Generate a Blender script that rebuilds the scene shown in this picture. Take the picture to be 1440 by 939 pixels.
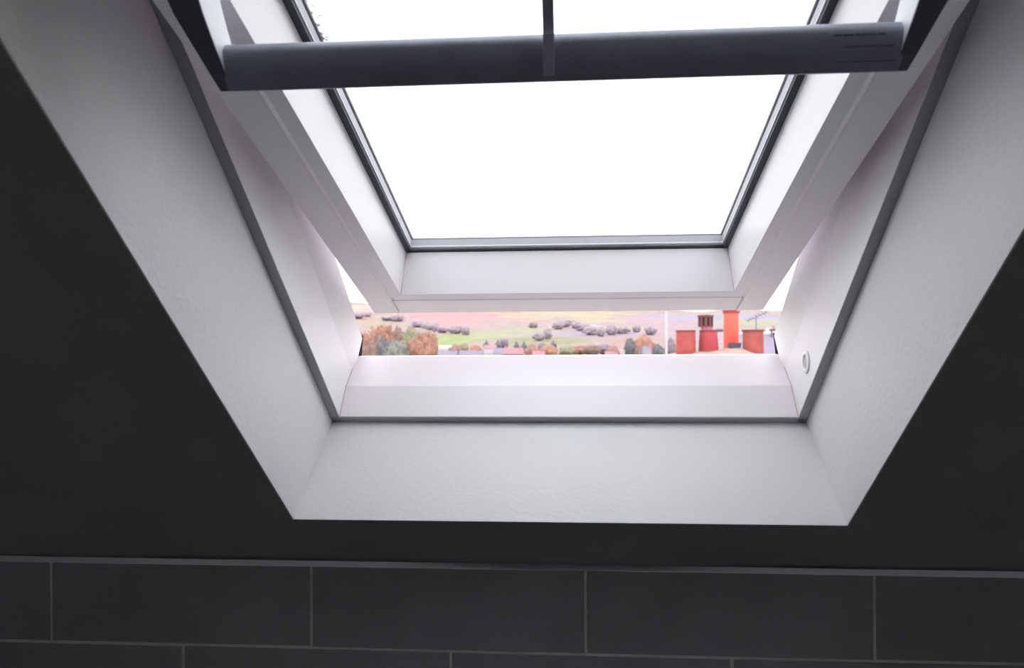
import bpy, bmesh, math, random
import numpy as np
from mathutils import Vector, Matrix, noise
EXPOSURE = 1.97
CEIL = (.31, .31, .335)
TILE = (.37, .37, .405)
ROOMC = (.88, .87, .87)
FLOORC = (.82, .81, .80)

for o in list(bpy.data.objects):
    bpy.data.objects.remove(o, do_unlink=True)
SC = bpy.context.scene
COL = SC.collection
H = 1.6                                   # eye height above the bathroom floor (floor is z = 0)

# ------------------------------------------------------------------ camera
cam_d = bpy.data.cameras.new('camera')
cam = bpy.data.objects.new('camera', cam_d)
COL.objects.link(cam)
r_ = Vector((0.9971467, 0.0752166, -0.0063951))
u_ = Vector((0.0063726, 0.0005399, 0.9999795))
b_ = -Vector((-0.0752185, 0.9971671, -0.0000590))
mw = Matrix.Identity(4)
for i in range(3):
    mw[i][0], mw[i][1], mw[i][2] = r_[i], u_[i], b_[i]
mw[0][3], mw[1][3], mw[2][3] = 0.0, 0.0, H
cam.matrix_world = mw
cam_d.sensor_width = 36.0
cam_d.sensor_fit = 'HORIZONTAL'
cam_d.lens = 36.0 * 1121.0 / 1440.0
cam_d.clip_start = 0.02
cam_d.clip_end = 9000
cam_d.dof.use_dof = True                  # a phone lens: 2 mm of aperture focused on the window
cam_d.dof.focus_distance = 0.9
cam_d.dof.aperture_fstop = 13.0
SC.camera = cam

# ------------------------------------------------------------------ overcast sky and exposure
world = bpy.data.worlds.new('overcast_sky')
SC.world = world
world.use_nodes = True
wn, wl = world.node_tree.nodes, world.node_tree.links
wn.clear()
wo = wn.new('ShaderNodeOutputWorld')
wb = wn.new('ShaderNodeBackground')
wt = wn.new('ShaderNodeTexCoord')
ws = wn.new('ShaderNodeSeparateXYZ')
wr = wn.new('ShaderNodeValToRGB')
wr.color_ramp.elements[0].position = 0.0
wr.color_ramp.elements[0].color = (1.00, 0.96, 0.985, 1)      # pale at the horizon
wr.color_ramp.elements[1].position = 1.0
wr.color_ramp.elements[1].color = (0.78, 0.785, 0.83, 1)      # cooler overhead
wl.new(wt.outputs['Generated'], ws.inputs[0])
wl.new(ws.outputs['Z'], wr.inputs[0])
wl.new(wr.outputs[0], wb.inputs[0])
wb.inputs[1].default_value = 1.0
wl.new(wb.outputs[0], wo.inputs[0])
SC.view_settings.view_transform = 'Standard'
SC.view_settings.look = 'None'
SC.view_settings.gamma = 1.0
SC.view_settings.exposure = EXPOSURE
SC.view_settings.use_curve_mapping = False
SC.cycles.use_denoising = True
SC.cycles.max_bounces = 14
SC.cycles.diffuse_bounces = 8
SC.cycles.glossy_bounces = 5
SC.cycles.transparent_max_bounces = 12

# ------------------------------------------------------------------ materials
def srgb(r, g, b):
    f = lambda c: (c/255/12.92) if c/255 <= .04045 else ((c/255+.055)/1.055)**2.4
    return (f(r)*.86, f(g)*.86, f(b)*.86, 1)

def mat(name, col, rough=.5, metal=0.0, var=0.0, vscale=20.0, bump=0.0, bscale=200.0, spec=.5, coat=0.0, col2=None):
    m = bpy.data.materials.new(name)
    m.use_nodes = True
    nt = m.node_tree
    p = nt.nodes['Principled BSDF']
    p.inputs['Roughness'].default_value = rough
    p.inputs['Metallic'].default_value = metal
    p.inputs['Specular IOR Level'].default_value = spec
    p.inputs['Coat Weight'].default_value = coat
    p.inputs['Base Color'].default_value = (*col[:3], 1)
    tc = nt.nodes.new('ShaderNodeTexCoord')
    if var > 0 or col2:
        n = nt.nodes.new('ShaderNodeTexNoise')
        n.inputs['Scale'].default_value = vscale
        n.inputs['Detail'].default_value = 5
        nt.links.new(tc.outputs['Object'], n.inputs['Vector'])
        rp = nt.nodes.new('ShaderNodeValToRGB')
        c2 = col2 or tuple(c*(1-var) for c in col[:3])
        rp.color_ramp.elements[0].position = .35
        rp.color_ramp.elements[0].color = (*c2[:3], 1)
        rp.color_ramp.elements[1].position = .65
        rp.color_ramp.elements[1].color = (*col[:3], 1)
        nt.links.new(n.outputs['Fac'], rp.inputs[0])
        nt.links.new(rp.outputs[0], p.inputs['Base Color'])
    if bump > 0:
        n2 = nt.nodes.new('ShaderNodeTexNoise')
        n2.inputs['Scale'].default_value = bscale
        n2.inputs['Detail'].default_value = 4
        nt.links.new(tc.outputs['Object'], n2.inputs['Vector'])
        b = nt.nodes.new('ShaderNodeBump')
        b.inputs['Strength'].default_value = bump
        b.inputs['Distance'].default_value = .002
        nt.links.new(n2.outputs['Fac'], b.inputs['Height'])
        nt.links.new(b.outputs[0], p.inputs['Normal'])
    return m

def glass_mat(name):
    m = bpy.data.materials.new(name)
    m.use_nodes = True
    nt = m.node_tree
    nt.nodes.clear()
    o = nt.nodes.new('ShaderNodeOutputMaterial')
    mx = nt.nodes.new('ShaderNodeMixShader')
    t = nt.nodes.new('ShaderNodeBsdfTransparent')
    t.inputs[0].default_value = (.97, .985, .98, 1)
    g = nt.nodes.new('ShaderNodeBsdfGlossy')
    g.inputs['Roughness'].default_value = .02
    lw = nt.nodes.new('ShaderNodeLayerWeight')
    lw.inputs[0].default_value = .5
    pw = nt.nodes.new('ShaderNodeMath'); pw.operation = 'POWER'; pw.inputs[1].default_value = 5.0
    ma = nt.nodes.new('ShaderNodeMath'); ma.operation = 'MULTIPLY_ADD'; ma.inputs[1].default_value = .9; ma.inputs[2].default_value = .03
    nt.links.new(lw.outputs['Facing'], pw.inputs[0])
    nt.links.new(pw.outputs[0], ma.inputs[0])
    nt.links.new(ma.outputs[0], mx.inputs[0])
    nt.links.new(t.outputs[0], mx.inputs[1])
    nt.links.new(g.outputs[0], mx.inputs[2])
    nt.links.new(mx.outputs[0], o.inputs[0])
    return m

M = dict(
    ceiling=mat('grey_ceiling_paint', CEIL, .8, var=.08, vscale=9, bump=.12, bscale=260),
    plaster=mat('white_reveal_plaster', (.70, .69, .705), .75, bump=.22, bscale=190, var=.02, vscale=14),
    wood=mat('white_window_paint', (.885, .835, .87), .42, bump=.04, bscale=60, coat=.05),
    jamb=mat('white_jamb_paint', (.86, .835, .86), .45, bump=.04, bscale=60),
    lip=mat('shaded_frame_lip_paint', (.36, .35, .375), .5),  # white frame paint darkened to carry the shade on the lip
    caulk=mat('yellowed_caulk', (.70, .62, .52), .7, var=.25, vscale=60),
    gasket=mat('black_rubber_gasket', (.034, .037, .056), .6),
    spacer=mat('grey_spacer', (.42, .41, .47), .6),
    sealant=mat('white_pane_sealant', (.80, .80, .84), .6),
    clad=mat('grey_aluminium_cladding', (.10, .10, .11), .45, metal=.4),
    bar=mat('grey_anodised_bar', (.34, .365, .46), .38, spec=.5, var=.12, vscale=30),
    arm=mat('pale_grey_plastic_arm', (.80, .81, .86), .45),
    underside=mat('shaded_arm_underside', (.13, .115, .165), .5),
    strap=mat('grey_plastic_strap', (.50, .48, .60), .45),
    print_=mat('faded_black_print', (.20, .21, .27), .6),
    plug=mat('white_plastic_plug', (.82, .82, .80), .35),
    plughole=mat('grey_plug_recess', (.50, .50, .49), .6),
    tile=mat('grey_ceramic_tile', TILE, .24, var=.18, vscale=7, bump=.10, bscale=35),
    grout=mat('pale_cement_grout', (.82, .82, .83), .9, var=.15, vscale=60, bump=.2, bscale=400),
    chrome=mat('chrome_tile_trim', (.84, .85, .90), .22, metal=1.0),
    wall=mat('grey_bathroom_wall_paint', ROOMC, .8),
    floor=mat('grey_vinyl_floor', FLOORC, .6, var=.2, vscale=8),
    terracotta=mat('weathered_terracotta', srgb(150, 66, 63), .85, var=.22, vscale=9, bump=.3, bscale=30),
    terracotta_b=mat('red_terracotta', srgb(154, 56, 60), .85, var=.18, vscale=7, bump=.3, bscale=30),
    terracotta_d=mat('brown_red_terracotta', srgb(146, 68, 63), .85, var=.25, vscale=6, bump=.3, bscale=30),
    orange=mat('bright_orange_clay', srgb(220, 92, 76), .8, var=.08, vscale=6),
    rim=mat('dull_red_clay_rim', srgb(128, 48, 46), .85),
    rim_brown=mat('brown_clay_rim', srgb(92, 44, 42), .85),
    cowl=mat('dark_maroon_cowl', srgb(84, 36, 38), .7),
    cowl_dark=mat('dark_cowl_slot', srgb(46, 22, 28), .8),
    neck=mat('pink_cowl_neck', srgb(170, 92, 108), .8),
    mortar=mat('pinkish_mortar', srgb(176, 150, 138), .95, var=.25, vscale=8, bump=.4, bscale=20),
    lead=mat('dark_lead', srgb(62, 46, 66), .6),
    mast=mat('white_painted_mast', srgb(168, 150, 156), .5),
    aerial=mat('grey_aerial_metal', srgb(120, 108, 124), .5, metal=.2),
    darkmetal=mat('dark_purple_metal', srgb(84, 62, 78), .6),
    bark=mat('tree_bark', (.10, .075, .06), .9),
    slate=mat('lilac_grey_slate', srgb(132, 124, 142), .7, var=.12, vscale=2),
    house_white=mat('white_render', srgb(190, 182, 194), .9),
    house_lilac=mat('lilac_render', srgb(168, 158, 176), .9),
    house_pink=mat('pink_brick_render', srgb(168, 128, 134), .9),
    roof_red=mat('pale_red_roof', srgb(158, 118, 122), .9),
    roof_white=mat('pale_roof', srgb(180, 172, 182), .9),
    pane=mat('dark_house_window', srgb(120, 112, 128), .3),
)
M['brick'] = mat('brown_brick', srgb(150, 100, 84), .9, var=.3, vscale=6)
M['wood_far'] = mat('hazy_mauve_foliage', srgb(158, 143, 150), .95, col2=srgb(136, 129, 134), vscale=.5, spec=.1)  # far foliage with the distance haze mixed into its colour
M['glass'] = glass_mat('window_glass')
drop = glass_mat('rain_water')
drop.node_tree.nodes['Transparent BSDF'].inputs[0].default_value = (.62, .62, .68, 1)
M['drop'] = drop

# ------------------------------------------------------------------ helpers
def link_mesh(name, verts, faces, m, parent=None, smooth=False, bevel=0.0):
    me = bpy.data.meshes.new(name)
    me.from_pydata([tuple(v) for v in verts], [], faces)
    bm = bmesh.new()
    bm.from_mesh(me)
    bmesh.ops.recalc_face_normals(bm, faces=bm.faces)
    bm.to_mesh(me)
    bm.free()
    me.materials.append(m)
    if smooth:
        me.polygons.foreach_set('use_smooth', [True]*len(me.polygons))
    o = bpy.data.objects.new(name, me)
    COL.objects.link(o)
    if parent is not None:
        o.parent = parent
        P = Vector((0, 0, 0))
        q = parent
        while q:
            P += q.location
            q = q.parent
        o.location = -P
    if bevel:
        b = o.modifiers.new('bevel', 'BEVEL')
        b.width = bevel
        b.segments = 2
        b.limit_method = 'ANGLE'
        b.angle_limit = math.radians(10)
        if not smooth:
            me.polygons.foreach_set('use_smooth', [True]*len(me.polygons))
            w = o.modifiers.new('wn', 'WEIGHTED_NORMAL')
            w.keep_sharp = True
    return o

def empty(name, loc, label=None, cat=None, group=None, kind=None, parent=None):
    e = bpy.data.objects.new(name, None)
    e.empty_display_size = .05
    COL.objects.link(e)
    P = Vector((0, 0, 0))
    if parent is not None:
        e.parent = parent
        q = parent
        while q:
            P += q.location
            q = q.parent
    e.location = Vector(loc) - P
    return tag(e, label, cat, group, kind)

def tag(o, label=None, cat=None, group=None, kind=None):
    if label: o['label'] = label
    if cat: o['category'] = cat
    if group: o['group'] = group
    if kind: o['kind'] = kind
    return o

def prism(polyA, polyB):
    """two matching outlines (lists of points) -> closed solid"""
    n = len(polyA)
    v = list(polyA) + list(polyB)
    f = [tuple(range(n))[::-1], tuple(range(n, 2*n))]
    f += [(i, (i+1) % n, n+(i+1) % n, n+i) for i in range(n)]
    return v, f

def box(x0, x1, y0, y1, z0, z1):
    return prism([(x0, y0, z0), (x1, y0, z0), (x1, y1, z0), (x0, y1, z0)],
                 [(x0, y0, z1), (x1, y0, z1), (x1, y1, z1), (x0, y1, z1)])

def merge(*vf):
    V, F = [], []
    for v, f in vf:
        k = len(V)
        V += list(v)
        F += [tuple(i+k for i in q) for q in f]
    return V, F

def lathe(prof, seg=24, c=(0, 0, 0)):
    """prof: closed loop of (r, z)"""
    V, F = [], []
    n = len(prof)
    for i in range(seg):
        a = 2*math.pi*i/seg
        for r, z in prof:
            V.append((c[0]+r*math.cos(a), c[1]+r*math.sin(a), c[2]+z))
    for i in range(seg):
        j = (i+1) % seg
        for k in range(n):
            l = (k+1) % n
            F.append((i*n+k, j*n+k, j*n+l, i*n+l))
    return V, F

def tube(p, q, r, seg=8):
    p, q = Vector(p), Vector(q)
    d = (q-p).normalized()
    a = d.orthogonal().normalized()
    b = d.cross(a)
    ring = lambda c: [c + (a*math.cos(2*math.pi*i/seg)+b*math.sin(2*math.pi*i/seg))*r for i in range(seg)]
    return prism(ring(p), ring(q))

# roof slope frame: x across, s up the slope, n outwards through the roof; origin = lower edge of the opening
PITCH = 0.68171
UP = Vector((0, -math.cos(PITCH), math.sin(PITCH)))
NO = Vector((0, math.sin(PITCH), math.cos(PITCH)))
W0 = Vector((-0.010, 0.7956, -0.1875 + H))
def L(x, s, n):
    return W0 + Vector((x, 0, 0)) + UP*s + NO*n
# tilted sash frame: x across, t up the sash, m outwards
SPITCH = 0.31379
UQ = Vector((0, -math.cos(SPITCH), math.sin(SPITCH)))
NQ = Vector((0, math.sin(SPITCH), math.cos(SPITCH)))
S0 = Vector((-0.0085, 1.0220, 0.0281 + H))
def Q(x, t, m):
    return S0 + Vector((x, 0, 0)) + UQ*t + NQ*m

# ================================================================== ROOM SHELL
XL, XR, YB, YW = -.95, .85, -.90, 0.872
HW = .275                                  # half width of the opening
s_lo, s_hi = -.30, 1.95
fl = link_mesh('floor', *box(XL-.1, XR+.1, YB-.1, YW+.12, -.12, 0), M['floor'])
tag(fl, kind='structure')
wl_ = link_mesh('wall_left', *box(XL-.12, XL, YB-.1, YW+.12, 0, 2.75), M['wall']); tag(wl_, kind='structure')
wr_ = link_mesh('wall_right', *box(XR, XR+.12, YB-.1, YW+.12, 0, 2.75), M['wall']); tag(wr_, kind='structure')
wb_ = link_mesh('wall_back', *box(XL, XR, YB-.12, YB, 0, 2.75), M['wall']); tag(wb_, kind='structure')

# sloped ceiling with the window opening
x0, x1 = XL-.11, XR+.11
def ring(n, hole_lo, hole_hi, hx):
    out = [L(x0+.01, s_lo, n), L(x1+.01, s_lo, n), L(x1+.01, s_hi, n), L(x0+.01, s_hi, n)]
    inn = [L(-hx, hole_lo, n), L(hx, hole_lo, n), L(hx, hole_hi, n), L(-hx, hole_hi, n)]
    return out, inn
TH = .152
oA, iA = ring(0, -.0018, .8478, HW+.0018)
oB, iB = ring(TH, -.0537, .7018, HW+.0018)
V = oA+iA+oB+iB
F = []
for i in range(4):
    j = (i+1) % 4
    F += [(i, j, 4+j, 4+i), (8+i, 8+j, 12+j, 12+i), (i, j, 8+j, 8+i), (4+i, 4+j, 12+j, 12+i)]
ceil = link_mesh('ceiling', V, F, M['ceiling'])
tag(ceil, kind='structure')
fc_z = L(0, s_hi, 0).z
fcl = link_mesh('ceiling', *box(XL-.1, XR+.1, YB-.1, L(0, s_hi, 0).y+.02, fc_z-.012, fc_z+.12), M['ceiling'])
tag(fcl, kind='structure')

# plastered reveals: four boards lining the opening
lo_d = Vector((0, 0, 0))
def board(a, b, c, d, out):
    """quad a b c d (visible face) thickened along out"""
    q = [a, b, c, d]
    return prism(q, [p + out for p in q])
e = .0005
dn = L(0, 0, 0) - L(0, -.0519, .1517)
out_lo = (UP*-1).normalized()*.0016
out_hi = UP*.0016
XV = Vector((1, 0, 0))
rv = []
rv.append(link_mesh('reveal', *board(L(-HW, 0, -e), L(-HW, .846, -e), L(-HW, .70, TH), L(-HW, -.0519, TH), XV*-.0016), M['plaster'], ceil, bevel=.0005))
rv.append(link_mesh('reveal', *board(L(HW, 0, -e), L(HW, .846, -e), L(HW, .70, TH), L(HW, -.0519, TH), XV*.0016), M['plaster'], ceil, bevel=.0005))
rv.append(link_mesh('reveal', *board(L(-HW-.0016, 0, -e), L(HW+.0016, 0, -e), L(HW+.0016, -.0519, TH), L(-HW-.0016, -.0519, TH), out_lo), M['plaster'], ceil, bevel=.0005))
rv.append(link_mesh('reveal', *board(L(-HW-.0016, .846, -e), L(HW+.0016, .846, -e), L(HW+.0016, .70, TH), L(-HW-.0016, .70, TH), out_hi), M['plaster'], ceil, bevel=.0005))
for o in rv:
    o['label'] = 'white plastered reveal board lining the roof window opening'

# tiled knee wall: grout bed with single tiles standing 4 mm proud
ZT, ZJ, PX = -.2575+H, -.3496+H, .3055
zc = L(0, 0, 0).z
wf = link_mesh('wall_front', *box(XL, XR, YW+.0009, YW+.12, 0, ZT+.06), M['grout'])
tag(wf, kind='structure')
G = .0032
def tile_mesh(w, h):
    v = []
    for (d, k) in ((0.004, 0), (-.0, 0), (-.0, .0016)):
        pass
    c = .0006
    back = [(0, .0045, 0), (w, .0045, 0), (w, .0045, h), (0, .0045, h)]
    mid = [(0, c, 0), (w, c, 0), (w, c, h), (0, c, h)]
    fr = [(c, 0, c), (w-c, 0, c), (w-c, 0, h-c), (c, 0, h-c)]
    v = back+mid+fr
    f = [(0, 1, 2, 3), (8, 9, 10, 11)]
    for i in range(4):
        j = (i+1) % 4
        f += [(i, j, 4+j, 4+i), (4+i, 4+j, 8+j, 8+i)]
    me = bpy.data.meshes.new('tile')
    me.from_pydata(v, [], f)
    bm = bmesh.new(); bm.from_mesh(me); bmesh.ops.recalc_face_normals(bm, faces=bm.faces); bm.to_mesh(me); bm.free()
    me.materials.append(M['tile'])
    return me
random.seed(4)
HT = .1005
meshes = {}
for row in range(5):
    ztop = ZT if row == 0 else ZJ - G/2 - (row-1)*(HT+G)
    zbot = ZJ + G/2 if row == 0 else ztop - HT
    off = .0127 if row % 2 == 0 else .0127 - PX*.487
    k0 = math.floor((XL-off)/PX)
    k = k0
    while off+k*PX < XR:
        a, b = max(XL, off+k*PX+G/2), min(XR, off+(k+1)*PX-G/2)
        k += 1
        if b-a < .03:
            continue
        key = (round(b-a, 4), round(ztop-zbot, 4))
        if key not in meshes:
            meshes[key] = tile_mesh(b-a, ztop-zbot)
        o = bpy.data.objects.new('tile', meshes[key])
        COL.objects.link(o)
        o.parent = wf
        o.location = (a, YW+random.uniform(-.0004, .0004), zbot)
        o.rotation_euler = (random.uniform(-.004, .004), 0, random.uniform(-.002, .002))

# chrome quarter-round trim on top of the tiles
V, F = [], []
NS, NP = 90, 7
for i in range(NS+1):                      # bevelled face, twist shaped to put bright reflections at the ends, dark midway
    x = XL + (XR-XL)*i/NS
    wv = .0005*math.sin(x*7.3+1.0) + .0003*math.sin(x*15.1)
    tw = math.radians(3 + 23*math.exp(-((x+.02)/.17)**2) + 3*math.sin(x*10.3+.6))
    y = YW+.003-.0066+wv
    P = [(y+.0004, 0), (y, .0004)]
    hz = .0072
    for k in range(5):
        f_ = k/4
        P.append((y+hz*f_*math.tan(tw)*(.9+.2*f_), .0006+hz*f_))
    for (yy, zz) in P:
        V.append((x, min(yy, YW+.0042), ZT-.0005+zz))
    V.append((x, YW+.0045, ZT-.0005+.0082))
    V.append((x, YW+.0045, ZT-.0005))
n = NP+2
for i in range(NS):
    for k in range(n):
        l = (k+1) % n
        F.append((i*n+k, (i+1)*n+k, (i+1)*n+l, i*n+l))
F += [tuple(range(n)), tuple(range(NS*n, NS*n+n))]
tr = link_mesh('trim_1', V, F, M['chrome'], smooth=True)
tag(tr, kind='structure')

# ================================================================== ROOF WINDOW
win = empty('window_1', L(0, .33, .15), 'white centre-pivot roof window tilted open over the tiled wall', kind='structure')
frame = empty('frame', L(0, -.04, .15), parent=win)
sash = empty('sash', Q(0, .37, .03), parent=win)

# --- fixed frame
FI, NL = .2643, .1506
for sg in (-1, 1):
    # near jamb face, flat; outer part leans a little inwards and ends in a cut above the sill
    A = [L(sg*FI, -.058, NL), L(sg*FI, .70, NL), L(sg*FI, .70, .224), L(sg*FI, -.058, .224)]
    B = [p + XV*(sg*.050) for p in A]
    link_mesh('jamb', *prism(A, B), M['jamb'], frame)
    A = [L(sg*FI, -.062, .224), L(sg*FI, .70, .224), L(sg*(FI-.0055), .70, .275), L(sg*(FI-.0055), -.0485, .275), L(sg*(FI-.001), -.0575, .253)]
    B = [L(sg*(FI+.05), -.062, .224), L(sg*(FI+.05), .70, .224), L(sg*(FI+.05), .70, .275), L(sg*(FI+.05), -.0485, .275), L(sg*(FI+.05), -.0575, .253)]
    link_mesh('outer_jamb', *prism(A, B), M['jamb'], frame)
    # edge strip closing the lip against the plaster, its shade painted in as grey
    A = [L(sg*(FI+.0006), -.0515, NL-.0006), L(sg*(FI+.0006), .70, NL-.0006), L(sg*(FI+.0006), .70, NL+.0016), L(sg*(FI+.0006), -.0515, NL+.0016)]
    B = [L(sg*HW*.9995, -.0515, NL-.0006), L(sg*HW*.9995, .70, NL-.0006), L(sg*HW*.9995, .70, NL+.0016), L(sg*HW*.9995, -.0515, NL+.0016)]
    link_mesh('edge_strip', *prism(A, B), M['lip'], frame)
    # dark weather cladding seen at the lower outer corner
    A = [L(sg*(FI-.0066), -.0475, .2765), L(sg*(FI+.0085), -.105, .2765), L(sg*(FI+.0085), -.105, .279), L(sg*(FI-.0066), -.0475, .279)]
    B = [p + XV*(sg*.045) for p in A]
    link_mesh('corner_cladding', *prism(A, B), M['gasket'], frame)
    A = [L(sg*(FI+.004), -.06, .2765), L(sg*(FI+.06), -.06, .2765), L(sg*(FI+.06), .76, .2765), L(sg*(FI+.004), .76, .2765)]
    link_mesh('side_cladding', *prism(A, [p+NO*.012 for p in A]), M['clad'], frame)
# sill: upright inner face, then the bevel that slopes out to the weather
prof = [(-.0403, NL), (-.0403, .1945), (-.0585, .2535), (-.0680, .262), (-.095, .262), (-.095, .1525), (-.0515, .1525), (-.0515, NL)]
A = [L(-FI, s, n) for s, n in prof]
B = [L(FI, s, n) for s, n in prof]
link_mesh('sill', *prism(A, B), M['wood'], frame, bevel=.0009)
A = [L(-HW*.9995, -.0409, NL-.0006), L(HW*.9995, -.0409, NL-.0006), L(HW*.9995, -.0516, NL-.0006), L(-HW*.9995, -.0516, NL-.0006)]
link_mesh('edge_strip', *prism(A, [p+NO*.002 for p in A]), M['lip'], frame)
A = [L(-FI-.05, .70, NL), L(-FI-.05, .75, NL), L(-FI-.05, .75, .275), L(-FI-.05, .70, .275)]
link_mesh('head', *prism(A, [p+XV*2*(FI+.05) for p in A]), M['wood'], frame)
A = [L(-FI-.06, -.0800, .2626), L(-FI-.06, -.12, .2626), L(-FI-.06, -.12, .2646), L(-FI-.06, -.0800, .2646)]
link_mesh('sill_cladding', *prism(A, [p+XV*2*(FI+.06) for p in A]), M['clad'], frame)
# yellowed sealant where sill and jambs meet
for sg in (-1, 1):
    pts = [(-.0403, NL+.002), (-.0403, .1945), (-.0585, .2530)]
    segs = []
    for (s0, n0), (s1, n1) in zip(pts[:-1], pts[1:]):
        segs.append(tube(L(sg*(FI-.0003), s0, n0), L(sg*(FI-.0003), s1, n1), .0006, 6))
    link_mesh('sealant_bead', *merge(*segs), M['caulk'], frame)
# plug cap on the right jamb
pc = L(FI, .0246, .1795)
def disc_prof(prof, seg=28):
    V, F = [], []
    for i in range(seg):
        a = 2*math.pi*i/seg
        d = UP*math.cos(a) + NO*math.sin(a)
        for r, hgt in prof:
            V.append(pc + d*r - XV*hgt)
    k = len(prof)
    for i in range(seg):
        j = (i+1) % seg
        for q in range(k-1):
            F.append((i*k+q, j*k+q, j*k+q+1, i*k+q+1))
    F.append(tuple(i*k for i in range(seg)))
    F.append(tuple(i*k+k-1 for i in range(seg)))
    return V, F
link_mesh('plug_cap', *disc_prof([(.0125, -.001), (.0125, .0010), (.0115, .0018), (.0088, .0021), (.0078, .0014), (.0076, .0004)]), M['plug'], frame, smooth=True)
link_mesh('plug_recess', *disc_prof([(.0077, .0003), (.0077, .0007), (.0030, .0008)]), M['plughole'], frame)

# --- sash
SL = .735                                  # length of the sash
SO, SB, SG, SV = .2478, .2015, .1973, .0597
TOPR = .640
stile_prof = [(SO, 0), (.2182, 0), (.2172, -.0013), (.2156, -.0013), (.2141, .0018), (SB, .0034), (SG, SV), (.2100, SV), (.2380, SV), (.2380, .0762), (SO, .0762)]
for sg in (-1, 1):
    A = [Q(sg*x, 0, m) for x, m in stile_prof]
    B = [Q(sg*x, SL, m) for x, m in stile_prof]
    link_mesh('stile', *prism(A, B), M['wood'], sash, bevel=.0004)
# bottom rail between the stiles: bright inner face, small bead, underside
rail = [(.0004, 0), (.0445, 0), (.0461, .0014), (.0466, .0014), (.0590, .0030), (.0601, SV), (.0120, SV), (.0120, .0762), (.0004, .0762)]
xi = lambda t, m: (.2132 if t < .0463 else SB if m < .02 else SG)
A, B = [], []
for t, m in rail:
    x = .2136 if t < .0469 else (SB+.0004 if m < .02 else SG+.0004)
    if m > .06 or (m > .05 and t < .03): x = .2375
    A.append(Q(-x, t, m)); B.append(Q(x, t, m))
link_mesh('bottom_rail', *prism(A, B), M['wood'], sash, bevel=.0004)
trp = [(TOPR, .003), (SL-.0004, .0), (SL-.0004, .0762), (SL-.012, .0762), (SL-.012, SV), (TOPR, SV)]
link_mesh('top_rail', *prism([Q(-SG-.001, t, m) for t, m in trp], [Q(SG+.001, t, m) for t, m in trp]), M['wood'], sash)
# joint lines: yellowed sealant in the corners and along the butt joint
for sg in (-1, 1):
    link_mesh('sealant_bead', *tube(Q(sg*SB, .0588, .0034), Q(sg*SG, .0601, .0590), .0006, 6), M['caulk'], sash)
    link_mesh('joint_line', *merge(tube(Q(sg*.2137, .002, -.0001), Q(sg*.2137, .0440, -.0001), .0004, 6), tube(Q(sg*.2137, .0440, .0002), Q(sg*.2137, .0462, .0004), .0005, 6)), M['caulk'], sash)
def ring_mesh(hx, t0, t1, wd, m0, m1):
    o1 = [(-hx, t0), (hx, t0), (hx, t1), (-hx, t1)]
    i1 = [(-hx+wd, t0+wd), (hx-wd, t0+wd), (hx-wd, t1-wd), (-hx+wd, t1-wd)]
    V = [Q(x, t, m0) for x, t in o1] + [Q(x, t, m0) for x, t in i1] + [Q(x, t, m1) for x, t in o1] + [Q(x, t, m1) for x, t in i1]
    F = []
    for i in range(4):
        j = (i+1) % 4
        F += [(i, j, 4+j, 4+i), (8+i, 8+j, 12+j, 12+i), (i, j, 8+j, 8+i), (4+i, 4+j, 12+j, 12+i)]
    return V, F
g_o = [(-SG-.0006, .0597), (SG+.0006, .0597), (SG+.0006, TOPR+.0006), (-SG-.0006, TOPR+.0006)]
g_i = [(-SG+.0064, .0605), (SG-.0064, .0605), (SG-.0064, TOPR-.0064), (-SG+.0064, TOPR-.0064)]
V = [Q(x, t, m) for m in (.0585, .0600) for ring_ in (g_o, g_i) for x, t in ring_]
F = []
for i in range(4):
    j = (i+1) % 4
    F += [(i, j, 4+j, 4+i), (8+i, 8+j, 12+j, 12+i), (i, j, 8+j, 8+i), (4+i, 4+j, 12+j, 12+i)]
link_mesh('gasket', V, F, M['gasket'], sash)
for nm, m0 in (('inner_pane', .0602), ('outer_pane', .0732)):
    V, F = prism([Q(-.2375, .0125, m0), Q(.2375, .0125, m0), Q(.2375, SL-.0125, m0), Q(-.2375, SL-.0125, m0)],
                 [Q(-.2375, .0125, m0+.0026), Q(.2375, .0125, m0+.0026), Q(.2375, SL-.0125, m0+.0026), Q(-.2375, SL-.0125, m0+.0026)])
    link_mesh(nm, V, F, M['glass'], sash)
link_mesh('spacer_bar', *ring_mesh(.2040, .0530, TOPR+.007, .0136, .0650, .0728), M['spacer'], sash)
link_mesh('pane_sealant', *ring_mesh(.2040, .0530, TOPR+.007, .0136, .0632, .0648), M['sealant'], sash)
link_mesh('outer_cladding', *ring_mesh(SO, 0, SL, .0580, .0765, .0790), M['clad'], sash)

for sg in (-1, 1):                         # unseen side wings added to block light leaking between sash and frame
    A = [Q(sg*.2480, .17, .0765), Q(sg*.2580, .17, .0765), Q(sg*.2580, SL, .0765), Q(sg*.2480, SL, .0765)]
    link_mesh('light_seal_wing', *prism(A, [p+NQ*.0025 for p in A]), M['clad'], sash)
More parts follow.
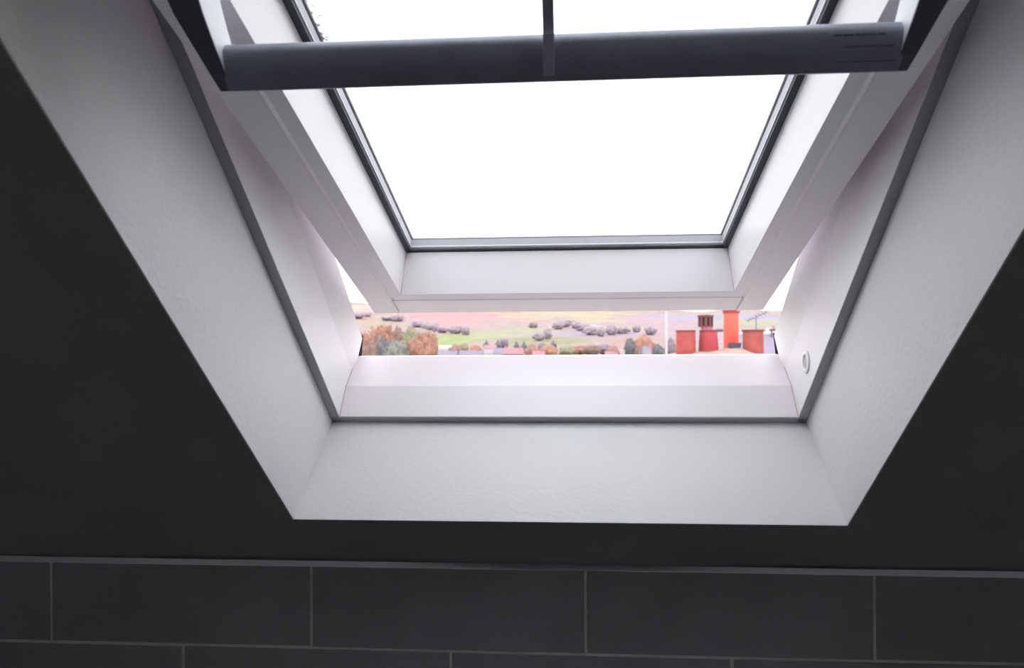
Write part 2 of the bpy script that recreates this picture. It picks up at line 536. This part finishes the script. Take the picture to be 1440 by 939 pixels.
# rain drops on the outer pane, thick along the upper edges
random.seed(11)
parts = []
def drop(x, t, r):
    V, F = [], []
    for i in range(4):
        ph = math.pi/2*i/4
        for k in range(9):
            a = 2*math.pi*k/9
            V.append(Q(x+r*math.cos(ph)*math.cos(a), t+r*1.25*math.cos(ph)*math.sin(a), .0759+r*.55*math.sin(ph)))
    V.append(Q(x, t, .0759+r*.55))
    for i in range(3):
        for k in range(9):
            F.append((i*9+k, i*9+(k+1) % 9, (i+1)*9+(k+1) % 9, (i+1)*9+k))
    F += [(27+k, 27+(k+1) % 9, 36) for k in range(9)]
    F.append(tuple(range(9))[::-1])
    return V, F
for i in range(70):
    t = random.uniform(.40, .63)
    parts.append(drop(-.1885+abs(random.gauss(0, .0022))*min(1, max(0, (t-.40)/.05)), t, random.uniform(.0007, .0020)))
for i in range(9):
    parts.append(drop(-.184+random.uniform(0, .02), random.uniform(.44, .62), random.uniform(.0007, .0013)))
rd = link_mesh('rain_drops', *merge(*parts), M['drop'], sash, smooth=True)
rd['kind'] = 'stuff'

# --- ventilation bar hung below the top of the sash
bar = empty('control_bar', Vector((-.0085, .471, .1625+H)), parent=win)
bar['label'] = 'dark grey ventilation bar on two curved arms and a centre strap'
BC = Vector((-.0105, .4710, .1625+H))
dv = Vector((0, .945, .327))               # away from the room
ev = Vector((0, -.327, .945))
prof = []
hh = .0131
for k in range(19):                        # slightly bellied front that rolls over at the top
    a = -1+2*k/18
    prof.append((-.0035*(1-a*a)+.0034*max(0, (a-.72)/.28)**2, hh*a))
prof += [(.0052, hh+.0006), (.0080, hh+.0005), (.0110, hh-.002), (.0130, hh*.4), (.0125, -hh*.5), (.0090, -hh*.95), (.003, -hh-.0004)]
bw = .1990
link_mesh('bar', *prism([BC-XV*bw+dv*a+ev*b for a, b in prof], [BC+XV*bw+dv*a+ev*b for a, b in prof]), M['bar'], bar, smooth=True).modifiers.new('es', 'EDGE_SPLIT').split_angle = math.radians(45)
# curved arms: (y, z) near edge and far edge, widening upwards
near = [(.4640, .1468), (.4560, .1535), (.4430, .1665), (.4300, .1800), (.4150, .1975), (.4000, .2160), (.3870, .2320)]
far = [(.4775, .1560), (.4740, .1640), (.4670, .1760), (.4575, .1905), (.4500, .2030), (.4430, .2120), (.4370, .2166)]
xin = [.1912, .1920, .1930, .1937, .1940, .1945, .1950]
xou = [.1982, .2005, .2050, .2098, .2130, .2160, .2180]
near = [(y*1.03, z*1.03) for y, z in near]
far = [(y*1.03, z*1.03) for y, z in far]
xin = [x*1.03 for x in xin]
xou = [x*1.03 for x in xou]
for sg in (-1, 1):
    V, F = [], []
    for (ny, nz), (fy, fz), xa, xb in zip(near, far, xin, xou):
        cx = BC.x
        for (x, y, z) in ((xa, ny, nz), (xb, ny, nz), (xb, fy, fz), (xa+.0006, fy, fz)):
            V.append((cx+sg*x, y, z+H))
    n = 4
    for i in range(len(near)-1):
        for k in range(n):
            l = (k+1) % n
            F.append((i*n+k, (i+1)*n+k, (i+1)*n+l, i*n+l))
    F += [tuple(range(n)), tuple(range((len(near)-1)*n, len(near)*n))]
    link_mesh('arm', V, F, M['arm'], bar, bevel=.0006)
    # thin skin under the arm, shade painted in as a dark tone
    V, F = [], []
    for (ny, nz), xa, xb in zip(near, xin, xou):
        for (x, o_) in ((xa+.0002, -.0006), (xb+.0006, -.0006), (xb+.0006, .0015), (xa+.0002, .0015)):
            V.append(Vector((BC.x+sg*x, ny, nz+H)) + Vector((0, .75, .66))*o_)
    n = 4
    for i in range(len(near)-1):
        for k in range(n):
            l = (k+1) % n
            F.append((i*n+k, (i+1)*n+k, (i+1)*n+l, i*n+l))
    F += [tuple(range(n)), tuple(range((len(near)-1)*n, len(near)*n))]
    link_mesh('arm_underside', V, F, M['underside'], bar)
# centre strap wrapping the front of the bar and running up to the top rail
sp = [(-.0046, -.0098), (-.0052, 0), (-.0046, hh), (-.0030, hh+.004)]
pts = [BC+dv*a+ev*b for a, b in sp] + [Vector((0, y, z+H)) for y, z in ((.455, .1840), (.440, .1950), (.420, .2120), (.398, .2260), (.385, .2345))]
V, F = [], []
sx = -.0125
for i, p_ in enumerate(pts):
    d = (pts[min(i+1, len(pts)-1)] - pts[max(i-1, 0)]).normalized()
    nn = Vector((0, -d.z, d.y))
    for x, o_ in ((-.0033, -.0012), (.0033, -.0012), (.0033, .0012), (-.0033, .0012)):
        V.append(Vector((sx+x, p_.y, p_.z)) + nn*o_)
for i in range(len(pts)-1):
    for k in range(4):
        l = (k+1) % 4
        F.append((i*4+k, (i+1)*4+k, (i+1)*4+l, i*4+l))
F += [(0, 1, 2, 3), tuple(range(len(V)-4, len(V)))]
so = link_mesh('strap', V, F, M['strap'], bar, bevel=.0004)
# worn print on the right end of the bar: rows of unreadable dark dashes
random.seed(3)
dashes = []
for row, (b0, xs, xe) in enumerate(((.0068, .160, .1855), (.0005, .166, .1905), (-.0075, .163, .189))):
    x = xs
    while x < xe:
        w = random.uniform(.003, .010)
        a_ = -.0035*(1-(b0/hh)**2)-.0002
        p0 = BC+XV*x+dv*a_+ev*b0
        q = [p0, p0+XV*w, p0+XV*w+ev*.0011, p0+ev*.0011]
        dashes.append(prism(q, [p + dv*.0006 for p in q]))
        x += w+random.uniform(.0004, .0012)
wp = link_mesh('worn_print', *merge(*dashes), M['print_'], bar)
wp['kind'] = 'stuff'

# ================================================================== OUTSIDE: HILLSIDE
def hgt(X, Y):
    s = np.clip((Y-330)/2300, 0, 1.0)
    z = np.where(Y < 60, -9.0, np.where(Y < 330, -9-5*(np.clip(Y, 60, 330)-60)/270, -14.0))
    z = z+91*s
    z = z+33*np.exp(-((X+560)/300)**2-((Y-1750)/600)**2)
    z = z-11*np.exp(-((X-405)/110)**2-((Y-2500)/600)**2)-7*np.exp(-((X-690)/120)**2-((Y-2500)/600)**2)
    z = z+s*(5*np.sin(X/170+1.0)*np.sin(Y/260)+3*np.sin(X/71+Y/190)+2*np.sin(X/37-Y/83))
    return z
PAL = dict(base=srgb(140, 128, 122), cream=srgb(156, 146, 138), yellow=srgb(136, 134, 104), moor=srgb(136, 124, 132), green=srgb(127, 136, 92),
           bracken=srgb(156, 122, 124), straw=srgb(150, 140, 118), paleg=srgb(136, 138, 112), rose=srgb(146, 126, 132), olive=srgb(128, 124, 102),
           rust=srgb(146, 122, 116), lilac=srgb(134, 128, 150))
FIELDS = [(-363.0, 1411.0, 50.0, 130.0, 'cream'), (-249.0, 1022.0, 46.0, 173.0, 'yellow'), (-236.0, 1169.0, 36.0, 190.0, 'moor'), (-89.0, 585.0, 25.0, 105.0, 'green'), (-186.0, 1995.0, 169.0, 1005.0, 'bracken'), (-154.0, 1041.0, 28.0, 220.0, 'bracken'), (-7.0, 1855.0, 141.0, 550.0, 'straw'), (63.0, 1279.0, 80.0, 278.0, 'straw'), (-40.0, 753.0, 30.0, 115.0, 'paleg'), (-69.0, 671.0, 21.0, 71.0, 'paleg'), (22.0, 691.0, 55.0, 133.0, 'moor'), (-4.0, 961.0, 51.0, 142.0, 'rose'), (123.0, 1160.0, 62.0, 412.0, 'rose'), (-17.0, 553.0, 35.0, 72.0, 'olive'), (46.0, 544.0, 29.0, 70.0, 'rust'), (195.0, 1138.0, 30.0, 266.0, 'paleg'), (241.0, 1125.0, 35.0, 286.0, 'paleg'), (190.0, 1390.0, 56.0, 309.0, 'lilac'), (319.0, 1353.0, 48.0, 259.0, 'lilac'), (451.0, 1815.0, 40.0, 339.0, 'rose'), (55.0, 827.0, 30.0, 57.0, 'straw'), (94.0, 689.0, 31.0, 158.0, 'rose')]
TREES = [(-52.9, 200.0, -11.6, 12.1, 2.1, 'o', 'r'), (-50.9, 210.0, -11.8, 14.0, 3.4, 'o', 'r'), (-49.6, 226.0, -12.1, 14.0, 3.0, 'b', 'r'), (-41.4, 205.0, -11.7, 12.9, 3.1, 'l', 'r'), (-32.5, 170.0, -11.0, 10.5, 2.7, 'o', 'r'), (-40.9, 165.0, -10.9, 10.4, 1.9, 'b', 'r'), (-28.9, 130.0, -10.3, 9.1, 2.2, 'g', 'r'), (-36.0, 140.0, -10.5, 8.8, 1.4, 'b', 'r'), (-38.1, 160.0, -10.9, 10.1, 1.6, 'd', 'r'), (-71.9, 260.0, -12.7, 14.8, 2.3, 'm', 'r'), (-46.6, 260.0, -12.7, 13.2, 2.6, 'o', 'r'), (-61.3, 300.0, -13.4, 7.0, 1.1, 'd', 'c'), (-56.5, 330.0, -14.0, 7.5, 1.3, 'd', 'c'), (-56.1, 380.0, -11.9, 7.1, 3.4, 'b', 'r'), (-40.4, 330.0, -14.0, 9.5, 3.2, 'o', 'r'), (-48.7, 452.0, -8.9, 5.9, 2.2, 'd', 'c'), (-57.5, 420.0, -10.2, 5.6, 2.6, 'l', 'r'), (-42.0, 450.0, -8.9, 5.9, 2.8, 'd', 'c'), (-38.8, 455.0, -8.7, 6.1, 2.4, 'm', 'r'), (-30.8, 440.0, -9.3, 5.9, 2.0, 'd', 'c'), (-26.5, 440.0, -9.3, 5.5, 2.2, 'd', 'c'), (-18.2, 360.0, -12.7, 8.0, 3.5, 'r', 'r'), (-15.9, 420.0, -10.1, 5.3, 2.4, 'm', 'r'), (-10.7, 370.0, -12.3, 7.0, 4.3, 'o', 'r'), (-10.9, 460.0, -8.4, 4.8, 2.5, 'd', 'c'), (-2.6, 380.0, -11.8, 6.1, 4.1, 'l', 'r'), (3.7, 400.0, -11.0, 5.2, 4.3, 'o', 'r'), (9.4, 390.0, -11.4, 6.1, 4.5, 'b', 'r'), (16.0, 400.0, -11.0, 5.5, 3.6, 'm', 'r'), (19.3, 380.0, -11.8, 6.0, 3.1, 'r', 'r'), (21.5, 300.0, -13.4, 11.7, 2.0, 'd', 'r'), (29.2, 330.0, -14.0, 12.9, 4.1, 'o', 'r'), (25.6, 290.0, -13.3, 8.2, 2.3, 'm', 'r'), (29.9, 280.0, -13.1, 9.1, 2.2, 'd', 'r'), (36.5, 300.0, -13.4, 10.8, 2.1, 'm', 'r'), (44.8, 335.0, -13.8, 9.6, 2.4, 'm', 'r'), (127.1, 700.0, 1.0, 2.5, 4.4, 'm', 'r'), (-153.0, 823.7, 6.1, 6.0, 4.4, 'd', 'w'), (-138.6, 776.6, 4.3, 6.7, 6.0, 'm', 'w'), (-166.7, 863.5, 8.0, 7.4, 8.6, 'm', 'w'), (-126.4, 730.5, 2.7, 8.2, 3.9, 'd', 'w'), (-113.4, 691.8, 1.3, 6.0, 5.3, 'm', 'w'), (-99.5, 674.5, 0.6, 6.7, 6.7, 'm', 'w'), (-86.7, 646.8, -0.7, 7.4, 3.5, 'd', 'w'), (-226.7, 1028.3, 17.2, 8.2, 7.9, 'm', 'w'), (-244.7, 1057.1, 18.7, 6.0, 10.6, 'm', 'w'), (-40.6, 836.8, 6.2, 6.7, 4.5, 'd', 'w'), (-13.8, 793.8, 4.3, 7.4, 6.1, 'm', 'w'), (-9.6, 865.5, 6.9, 8.2, 8.6, 'm', 'w'), (0.4, 958.7, 10.1, 6.0, 5.1, 'd', 'w'), (5.4, 820.5, 5.0, 6.7, 6.3, 'm', 'w'), (10.4, 759.8, 2.6, 7.4, 7.6, 'm', 'w'), (-17.7, 575.0, -4.0, 8.2, 3.1, 'd', 'w'), (-23.0, 553.6, -4.8, 6.0, 4.2, 'm', 'w'), (14.7, 652.5, -1.3, 6.7, 6.5, 'm', 'w'), (22.2, 620.6, -2.4, 7.4, 3.3, 'd', 'w'), (31.8, 649.4, -1.4, 8.2, 5.0, 'm', 'w'), (42.4, 681.3, -0.3, 6.0, 6.8, 'm', 'w'), (57.0, 715.3, 0.8, 6.7, 3.8, 'd', 'w'), (62.3, 640.5, -1.6, 7.4, 4.9, 'm', 'w'), (-300.5, 1097.4, 22.8, 8.2, 11.0, 'm', 'w'), (-302.0, 1157.6, 27.0, 6.0, 6.2, 'd', 'w')]
HOUSES = [(-56.3, 300.0, -13.4, 7.0, 7.0, 'w', 's'), (-47.9, 300.0, -13.4, 7.2, 7.5, 'w', 's'), (-39.3, 305.0, -13.5, 7.2, 8.7, 'l', 's'), (-68.1, 420.0, -10.2, 4.2, 11.2, 'w', 'w'), (-43.4, 420.0, -10.2, 4.4, 6.0, 'w', 'r'), (-32.7, 360.0, -12.7, 6.4, 6.4, 'w', 's'), (-25.8, 350.0, -13.1, 7.0, 8.1, 'p', 'r'), (-14.0, 330.0, -14.0, 7.0, 4.7, 'w', 'r'), (23.5, 869.7, 6.7, 2.3, 6.2, 'w', 'w'), (-20.6, 814.2, 5.1, 2.2, 4.4, 'w', 'w'), (24.3, 260.0, -12.7, 8.4, 2.1, 'w', 's'), (14.7, 300.0, -13.4, 6.7, 4.3, 'l', 'r'), (80.9, 330.0, -14.0, 15.8, 2.9, 'w', 'w')]
FIELDS += [(-30, 120, 90, 90, 'olive'), (60, 200, 60, 90, 'paleg'), (-90, 260, 70, 80, 'paleg'), (10, 290, 60, 60, 'green'), (5, 30, 60, 40, 'olive')]
ys = np.concatenate([np.linspace(2.5, 60, 8), np.linspace(66, 330, 40), np.geomspace(350, 3600, 150)])
av = np.linspace(-1.0, 1.0, 301)
Yg, Ag = np.meshgrid(ys, av, indexing='ij')
Xg = Ag*np.maximum(Yg, 40)
Zg = hgt(Xg, Yg)
nY, nA = Yg.shape
verts = np.stack([Xg, Yg, Zg+H], -1).reshape(-1, 3)
idx = np.arange(nY*nA).reshape(nY, nA)
quads = np.stack([idx[:-1, :-1], idx[:-1, 1:], idx[1:, 1:], idx[1:, :-1]], -1).reshape(-1, 4)
me = bpy.data.meshes.new('hillside')
me.from_pydata(verts.tolist(), [], quads.tolist())
me.polygons.foreach_set('use_smooth', [True]*len(me.polygons))
rng = np.random.default_rng(5)
colr = np.tile(np.array(PAL['base'][:3]), (nY*nA, 1))
VX, VY = verts[:, 0], verts[:, 1]
wob = .18*np.sin(VX/23+VY/91)+.14*np.sin(VX/9.0-VY/47)+.10*np.sin(VX/51+VY/19)
for (fx, fy, rx, ry, key) in FIELDS:
    d = np.sqrt(((VX-fx)/rx)**2+((VY-fy)/ry)**2)+wob
    w = np.clip((1.12-d)/.28, 0, 1)[:, None]
    colr = colr*(1-w)+np.array(PAL[key][:3])*w
colr *= 1+.07*rng.standard_normal((len(colr), 1))
at = me.color_attributes.new('land', 'FLOAT_COLOR', 'POINT')
at.data.foreach_set('color', np.concatenate([np.clip(colr, 0, 1), np.ones((len(colr), 1))], 1).ravel())
hm = bpy.data.materials.new('hillside_fields')
hm.use_nodes = True
nt = hm.node_tree
p = nt.nodes['Principled BSDF']
p.inputs['Roughness'].default_value = .95
p.inputs['Specular IOR Level'].default_value = .1
ca = nt.nodes.new('ShaderNodeVertexColor'); ca.layer_name = 'land'
nt.links.new(ca.outputs[0], p.inputs['Base Color'])
me.materials.append(hm)
hill = bpy.data.objects.new('ground', me)
COL.objects.link(hill)
tag(hill, 'hillside of pale fields and pink bracken behind the valley houses', kind='structure')

# ------------------------------------------------------------------ trees
TC = dict(o=(srgb(164, 128, 112), srgb(138, 98, 86)), b=(srgb(146, 122, 112), srgb(118, 98, 94)), g=(srgb(134, 134, 124), srgb(106, 110, 106)), d=(srgb(118, 116, 120), srgb(92, 92, 98)),
          l=(srgb(144, 140, 116), srgb(124, 120, 102)), m=(srgb(138, 126, 134), srgb(116, 106, 116)), r=(srgb(164, 126, 120), srgb(138, 104, 102)))
TM = {}
for k, (a, b) in TC.items():
    TM[k] = mat('foliage_'+dict(o='orange', b='brown', g='grey_green', d='dark', l='olive', m='mauve', r='russet')[k], a, .95, col2=b, vscale=.8, spec=.1)
def crown_mesh(R, Hh, kind, seed, sub):
    bm = bmesh.new()
    bmesh.ops.create_icosphere(bm, subdivisions=sub, radius=1)
    off = Vector((seed*7.13, seed*3.7, seed*1.9))
    for v in bm.verts:
        n = v.co.normalized()
        k = 1 + .30*noise.noise(n*2.1+off) + .20*noise.noise(n*4.7+off) + .12*noise.noise(n*10+off)
        c = n*k
        if kind == 'w':
            k += .30*noise.noise(n*3.1-off) + .18*noise.noise(n*7-off)
            c = n*k
        if kind == 'c':
            tap = max(.06, (1-c.z)/2)
            c = Vector((c.x*tap*1.3, c.y*tap*1.3, c.z))
        v.co = Vector((c.x*R, c.y*R, c.z*Hh))
    me = bpy.data.meshes.new('crown')
    bm.to_mesh(me)
    bm.free()
    me.polygons.foreach_set('use_smooth', [True]*len(me.polygons))
    return me
def leaf_mesh(src, R, rnd, count):
    V, F = [], []
    vs = src.vertices
    for i in range(count):
        c = Vector(vs[rnd.randrange(len(vs))].co)*rnd.uniform(.92, 1.12)
        a = Vector((rnd.gauss(0, 1), rnd.gauss(0, 1), rnd.gauss(0, 1))).normalized()
        b = a.orthogonal().normalized()
        r = R*rnd.uniform(.05, .11)
        k = len(V)
        V += [c-a*r, c+b*r*.6, c+a*r, c-b*r*.6]
        F.append((k, k+1, k+2, k+3))
    me = bpy.data.meshes.new('leaves')
    me.from_pydata([tuple(v) for v in V], [], F)
    return me
rnd = random.Random(21)
ORD = ['first', 'second', 'third', 'fourth', 'fifth', 'sixth', 'seventh', 'eighth', 'ninth', 'tenth', 'eleventh', 'twelfth',
       'thirteenth', 'fourteenth', 'fifteenth', 'sixteenth', 'seventeenth', 'eighteenth']
BIG = {0: 'orange brown tree in front of the yellow field at far left',
       1: 'tall orange brown tree rising behind the dark green round tree',
       2: 'brown rounded tree standing in the middle of the autumn clump',
       3: 'olive green tree top at right of the autumn clump',
       4: 'bushy rust orange tree beside the white terrace roofs',
       5: 'small brown tree low in the left autumn clump',
       6: 'round grey green tree nearest in the left autumn clump',
       7: 'low brown tree right beside the left window jamb',
       8: 'dark gap-filling tree between the orange crowns at left',
       9: 'mauve leafless-looking tree at the left end of the view',
       10: 'orange tree peeping out behind the rust orange crown'}
CN = dict(o='orange', b='brown', g='grey green', d='dark', l='olive', m='mauve grey', r='russet')
cnt = {}
mid = sorted(range(11, 37), key=lambda i: TREES[i][0]/TREES[i][1])
midlab = {}
for i in mid:
    key = (TREES[i][5], TREES[i][6])
    cnt[key] = cnt.get(key, 0)+1
    nm = 'conifer' if key[1] == 'c' else 'round tree'
    midlab[i] = '%s small %s %s from the left along the valley bottom' % (ORD[cnt[key]-1], CN[key[0]], nm)
far_c = {}
for i in sorted(range(37, len(TREES)), key=lambda i: TREES[i][0]/TREES[i][1]):
    c = TREES[i][5]
    far_c[c] = far_c.get(c, 0)+1
    midlab[i] = '%s tiny %s tree from the left on the far hillside' % (ORD[far_c[c]-1], CN[c])
for i, (tx, ty, g, hh_, R, c, k) in enumerate(TREES):
    R = max(R, .9)
    e = empty('conifer' if k == 'c' else 'tree', (tx, ty, g+H-.3))
    if i in BIG:
        tag(e, BIG[i], 'tree', 'autumn trees at the left of the view')
    elif k == 'w':
        tag(e, midlab[i], 'tree', 'far %s hillside trees' % CN[c])
    else:
        tag(e, midlab[i], 'tree', 'trees along the valley bottom')
    low = R*.75 if k != 'w' else R*.45
    ch = min(hh_*.46, max(R*1.25, hh_*.34)) if k != 'c' else hh_*.46
    if k == 'w':
        ch = hh_*.5
    sub = 4 if ty < 240 else 3
    cm = crown_mesh(R*.97, ch, k, i+1, sub)
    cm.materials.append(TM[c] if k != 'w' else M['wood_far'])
    o = bpy.data.objects.new('crown', cm)
    COL.objects.link(o)
    o.parent = e
    o.location = (0, 0, hh_+.3-ch*1.02)
    if ty < 320 and k == 'r':
        lm = leaf_mesh(cm, R, rnd, 700)
        lm.materials.append(TM[c])
        lo = bpy.data.objects.new('leaves', lm)
        COL.objects.link(lo)
        lo.parent = e
        lo.location = o.location
        lo['kind'] = 'stuff'
    top = hh_+.3-ch
    v, f = tube((0, 0, 0), (0, 0, max(top, .8)), max(.12, R*.08), 7)
    me = bpy.data.meshes.new('trunk')
    me.from_pydata([tuple(q) for q in v], [], f)
    me.materials.append(M['bark'])
    t = bpy.data.objects.new('trunk', me)
    COL.objects.link(t)
    t.parent = e

# ------------------------------------------------------------------ houses in the valley
HL = ['white house with grey slate roof, leftmost beside the rust orange tree',
      'white terrace house with grey slate roof in the middle of the left row',
      'lilac rendered house with slate roof at the right end of the left row',
      'long pale house standing behind the white terrace roofs',
      'white house with pale red roof behind the dark conifers',
      'small white house with slate roof between terrace and pink house',
      'pink house with pale red roof near the middle of the sill',
      'white house with red roof right of the pink house',
      'white farmhouse high on the straw coloured hillside at right',
      'white cottage on the hillside left of the farmhouse',
      'narrow white house between the dark trees near the mast',
      'lilac house with pale red roof among the valley trees',
      'tiny white house behind the roofs right of the chimney']
WM = dict(w='house_white', l='house_lilac', p='house_pink')
RM = dict(s='slate', r='roof_red', w='roof_white')
for i, (hx, hy, g, hh_, w, wc, rc) in enumerate(HOUSES):
    e = empty('house', (hx, hy, g+H-.4), HL[i], 'house', 'houses in the valley')
    d = max(6.0, w*.7)
    ev_ = hh_*.62
    z0 = g+H-.4
    V, F = box(hx-w/2, hx+w/2, hy, hy+d, z0, z0+ev_+.4)
    link_mesh('wall', V, F, M[WM[wc]], e)
    y0, y1 = hy-.35, hy+d+.35
    zr, ze = z0+hh_+.4, z0+ev_+.38
    tri = [(y0, ze), (hy+d/2, zr), (y1, ze)]
    link_mesh('roof', *prism([(hx-w/2-.25, y, z) for y, z in tri], [(hx+w/2+.25, y, z) for y, z in tri]), M[RM[rc]], e)
    if hh_ > 5:
        link_mesh('chimney', *box(hx+w*.28, hx+w*.28+.8, hy+d/2-.4, hy+d/2+.4, zr-.8, zr+.9), M['house_pink'], e)
        nw = max(1, int(w//3))
        for q in range(nw):
            xc = hx-w/2+w*(q+.5)/nw
            link_mesh('window', *box(xc-.5, xc+.5, hy-.06, hy+.05, z0+ev_-1.5, z0+ev_-.3), M['pane'], e)

# ------------------------------------------------------------------ neighbour's chimney, 12 m away
CZ = H
stk = empty('chimney', (2.16, 12.15, -9+H), 'brick chimney with terracotta pots beyond the right end of the sill', 'chimney')
link_mesh('stack', *box(1.48, 2.86, 11.75, 12.75, -9+H, -.46+CZ), M['brick'], stk)
link_mesh('cap_course', *box(1.42, 2.92, 11.69, 12.81, -.46+CZ, -.34+CZ), M['brick'], stk, bevel=.01)
# mortar flaunching, humped towards the middle
V, F = [], []
nx, ny = 24, 12
for i in range(nx+1):
    for j in range(ny+1):
        x = 1.44+1.46*i/nx
        y = 11.71+1.08*j/ny
        ex = min(i, nx-i)/nx*2
        ey = min(j, ny-j)/ny*2
        z = -.34+CZ+.11*min(1, ex*2.2)*min(1, ey*2.2)*(.55+.45*math.exp(-((x-2.42)/.28)**2))+.008*noise.noise(Vector((x*7, y*7, 0)))
        V.append((x, y, z))
for i in range(nx):
    for j in range(ny):
        a = i*(ny+1)+j
        F.append((a, a+ny+1, a+ny+2, a+1))
nb = len(V)
V += [(1.44, 11.71, -.36+CZ), (2.90, 11.71, -.36+CZ), (2.90, 12.79, -.36+CZ), (1.44, 12.79, -.36+CZ)]
F.append((nb, nb+1, nb+2, nb+3))
link_mesh('flaunching', V, F, M['mortar'], stk, smooth=True)
def pot(name, x, y, z0, z1, r0, r1, m, rimm, label, rim=.03, flare=.012):
    hgt_ = z1-z0
    prof = [(r0, 0), (r0+(r1-r0)*.5, hgt_*.5), (r1, hgt_-rim), (r1*.82, hgt_-rim), (r1*.82, hgt_*.3), (r0*.8, 0)]
    o = link_mesh('chimney_pot', *lathe(prof, 28, (x, y, z0)), m, stk, smooth=False)
    o.data.polygons.foreach_set('use_smooth', [True]*len(o.data.polygons))
    mo = o.modifiers.new('es', 'EDGE_SPLIT'); mo.split_angle = math.radians(40)
    rp = [(r1*.80, hgt_-rim-.002), (r1+flare, hgt_-rim-.002), (r1+flare, hgt_-.004), (r1+flare*.6, hgt_), (r1*.80, hgt_)]
    ro = link_mesh('rim', *lathe(rp, 28, (x, y, z0)), rimm, o)
    o['label'] = label
    return o
pA = pot('pot', 1.682, 12.0, -.33+CZ, .040+CZ, .146, .140, M['terracotta'], M['rim_brown'], 'short wide terracotta pot, leftmost on the chimney', rim=.022, flare=.006)
pB = pot('pot', 2.030, 12.1, -.32+CZ, .040+CZ, .152, .128, M['terracotta_b'], M['rim_brown'], 'tapered red pot carrying a dark slotted cowl', rim=.022, flare=.006)
pC = pot('pot', 2.425, 12.4, -.235+CZ, .345+CZ, .116, .110, M['orange'], M['rim'], 'tall slim bright orange pot with a dull red rim', rim=.05, flare=.016)
pD = pot('pot', 2.663, 12.0, -.33+CZ, .042+CZ, .150, .150, M['terracotta_d'], M['rim_brown'], 'brownish red wide pot, rightmost on the chimney', rim=.026, flare=.012)
# cowl: neck, drum with dark upright slots
cx, cy = 1.990, 12.1
link_mesh('cowl_neck', *lathe([(.09, .030), (.085, .10), (.02, .10), (.02, .030)], 20, (cx+.02, cy, CZ)), M['neck'], pB)
link_mesh('cowl_lid', *lathe([(.112, .225), (.118, .232), (.118, .262), (.02, .270), (.02, .225)], 24, (cx, cy, CZ)), M['cowl'], pB)
link_mesh('cowl_core', *lathe([(.085, .095), (.085, .23), (.02, .23), (.02, .095)], 20, (cx, cy, CZ)), M['cowl_dark'], pB)
link_mesh('cowl_base', *lathe([(.112, .085), (.112, .105), (.02, .105), (.02, .085)], 24, (cx, cy, CZ)), M['cowl'], pB)
for k in range(10):
    a = 2*math.pi*k/10 + .2
    a0, a1 = a-.17, a+.17
    q = [(cx+r*math.cos(t), cy+r*math.sin(t)) for r, t in ((.098, a0), (.111, a0), (.111, a1), (.098, a1))]
    link_mesh('cowl_bar', *prism([(x, y, .10+CZ) for x, y in q], [(x, y, .23+CZ) for x, y in q]), M['cowl'], pB)
# dark lead wedge at the foot of the orange pot
A = [(2.335, 12.02, -.235+CZ), (2.475, 12.02, -.255+CZ), (2.505, 12.02, -.155+CZ), (2.325, 12.02, -.150+CZ)]
ld = link_mesh('lead_wedge', *prism(A, [(x, y+.16, z) for x, y, z in A]), M['lead'], stk, bevel=.006)
ld['label'] = 'dark lead wedge at the foot of the orange pot'

# slim white mast left of the chimney
mst = empty('mast', (1.281, 11.0, -9+H), 'slim white mast left of the chimney pots', 'mast')
link_mesh('pole', *tube((1.281, 11.0, -9+H), (1.281, 11.0, .5+H), .016, 12), M['mast'], mst, smooth=False)
link_mesh('joint_collar', *tube((1.281, 11.0, -.03+H), (1.281, 11.0, .02+H), .021, 12), M['mast'], mst)

# slate roofed neighbour on the right, with its dark vent and a tv aerial
nh = empty('house', (12.6, 46, -10+H), 'slate roofed house immediately right of the chimney, with a white gutter', 'house')
zr = -.10+H
link_mesh('wall', *box(9.7, 16.0, 43.6, 50.4, -10+H, -2.4+H), M['house_lilac'], nh)
tri = [(43.0, -2.5+H), (47.0, zr), (51.0, -2.5+H)]
link_mesh('roof', *prism([(9.5, y, z) for y, z in tri], [(16.2, y, z) for y, z in tri]), M['slate'], nh)
link_mesh('ridge', *tube((9.45, 47.0, zr+.02), (16.2, 47.0, zr+.02), .10, 8), M['house_white'], nh)
vt = empty('roof_vent', (11.42, 46.7, zr-.3), 'dark T shaped vent on the slate roof behind the right pot', 'vent')
link_mesh('stem', *tube((11.42, 46.7, zr-.25), (11.42, 46.7, zr+.22), .045, 10), M['darkmetal'], vt)
link_mesh('cross_cap', *tube((11.28, 46.7, zr+.24), (11.60, 46.7, zr+.24), .06, 10), M['darkmetal'], vt)
ae = empty('tv_aerial', (3.16, 14.0, -9+H), 'thin grey tv aerial rising behind the rightmost pot', 'aerial')
link_mesh('aerial_mast', *tube((3.16, 14.0, -9+H), (3.16, 14.0, .30+H), .012, 8), M['aerial'], ae)
link_mesh('boom', *tube((3.05, 14.2, .20+H), (3.28, 13.75, .345+H), .009, 8), M['aerial'], ae)
for k in range(7):
    f_ = k/6
    c_ = Vector((3.05, 14.2, .20+H)).lerp(Vector((3.28, 13.75, .345+H)), f_)
    link_mesh('element', *tube(c_+Vector((-.05, -.02, .035)), c_+Vector((.05, .02, -.035)), .004, 6), M['aerial'], ae)
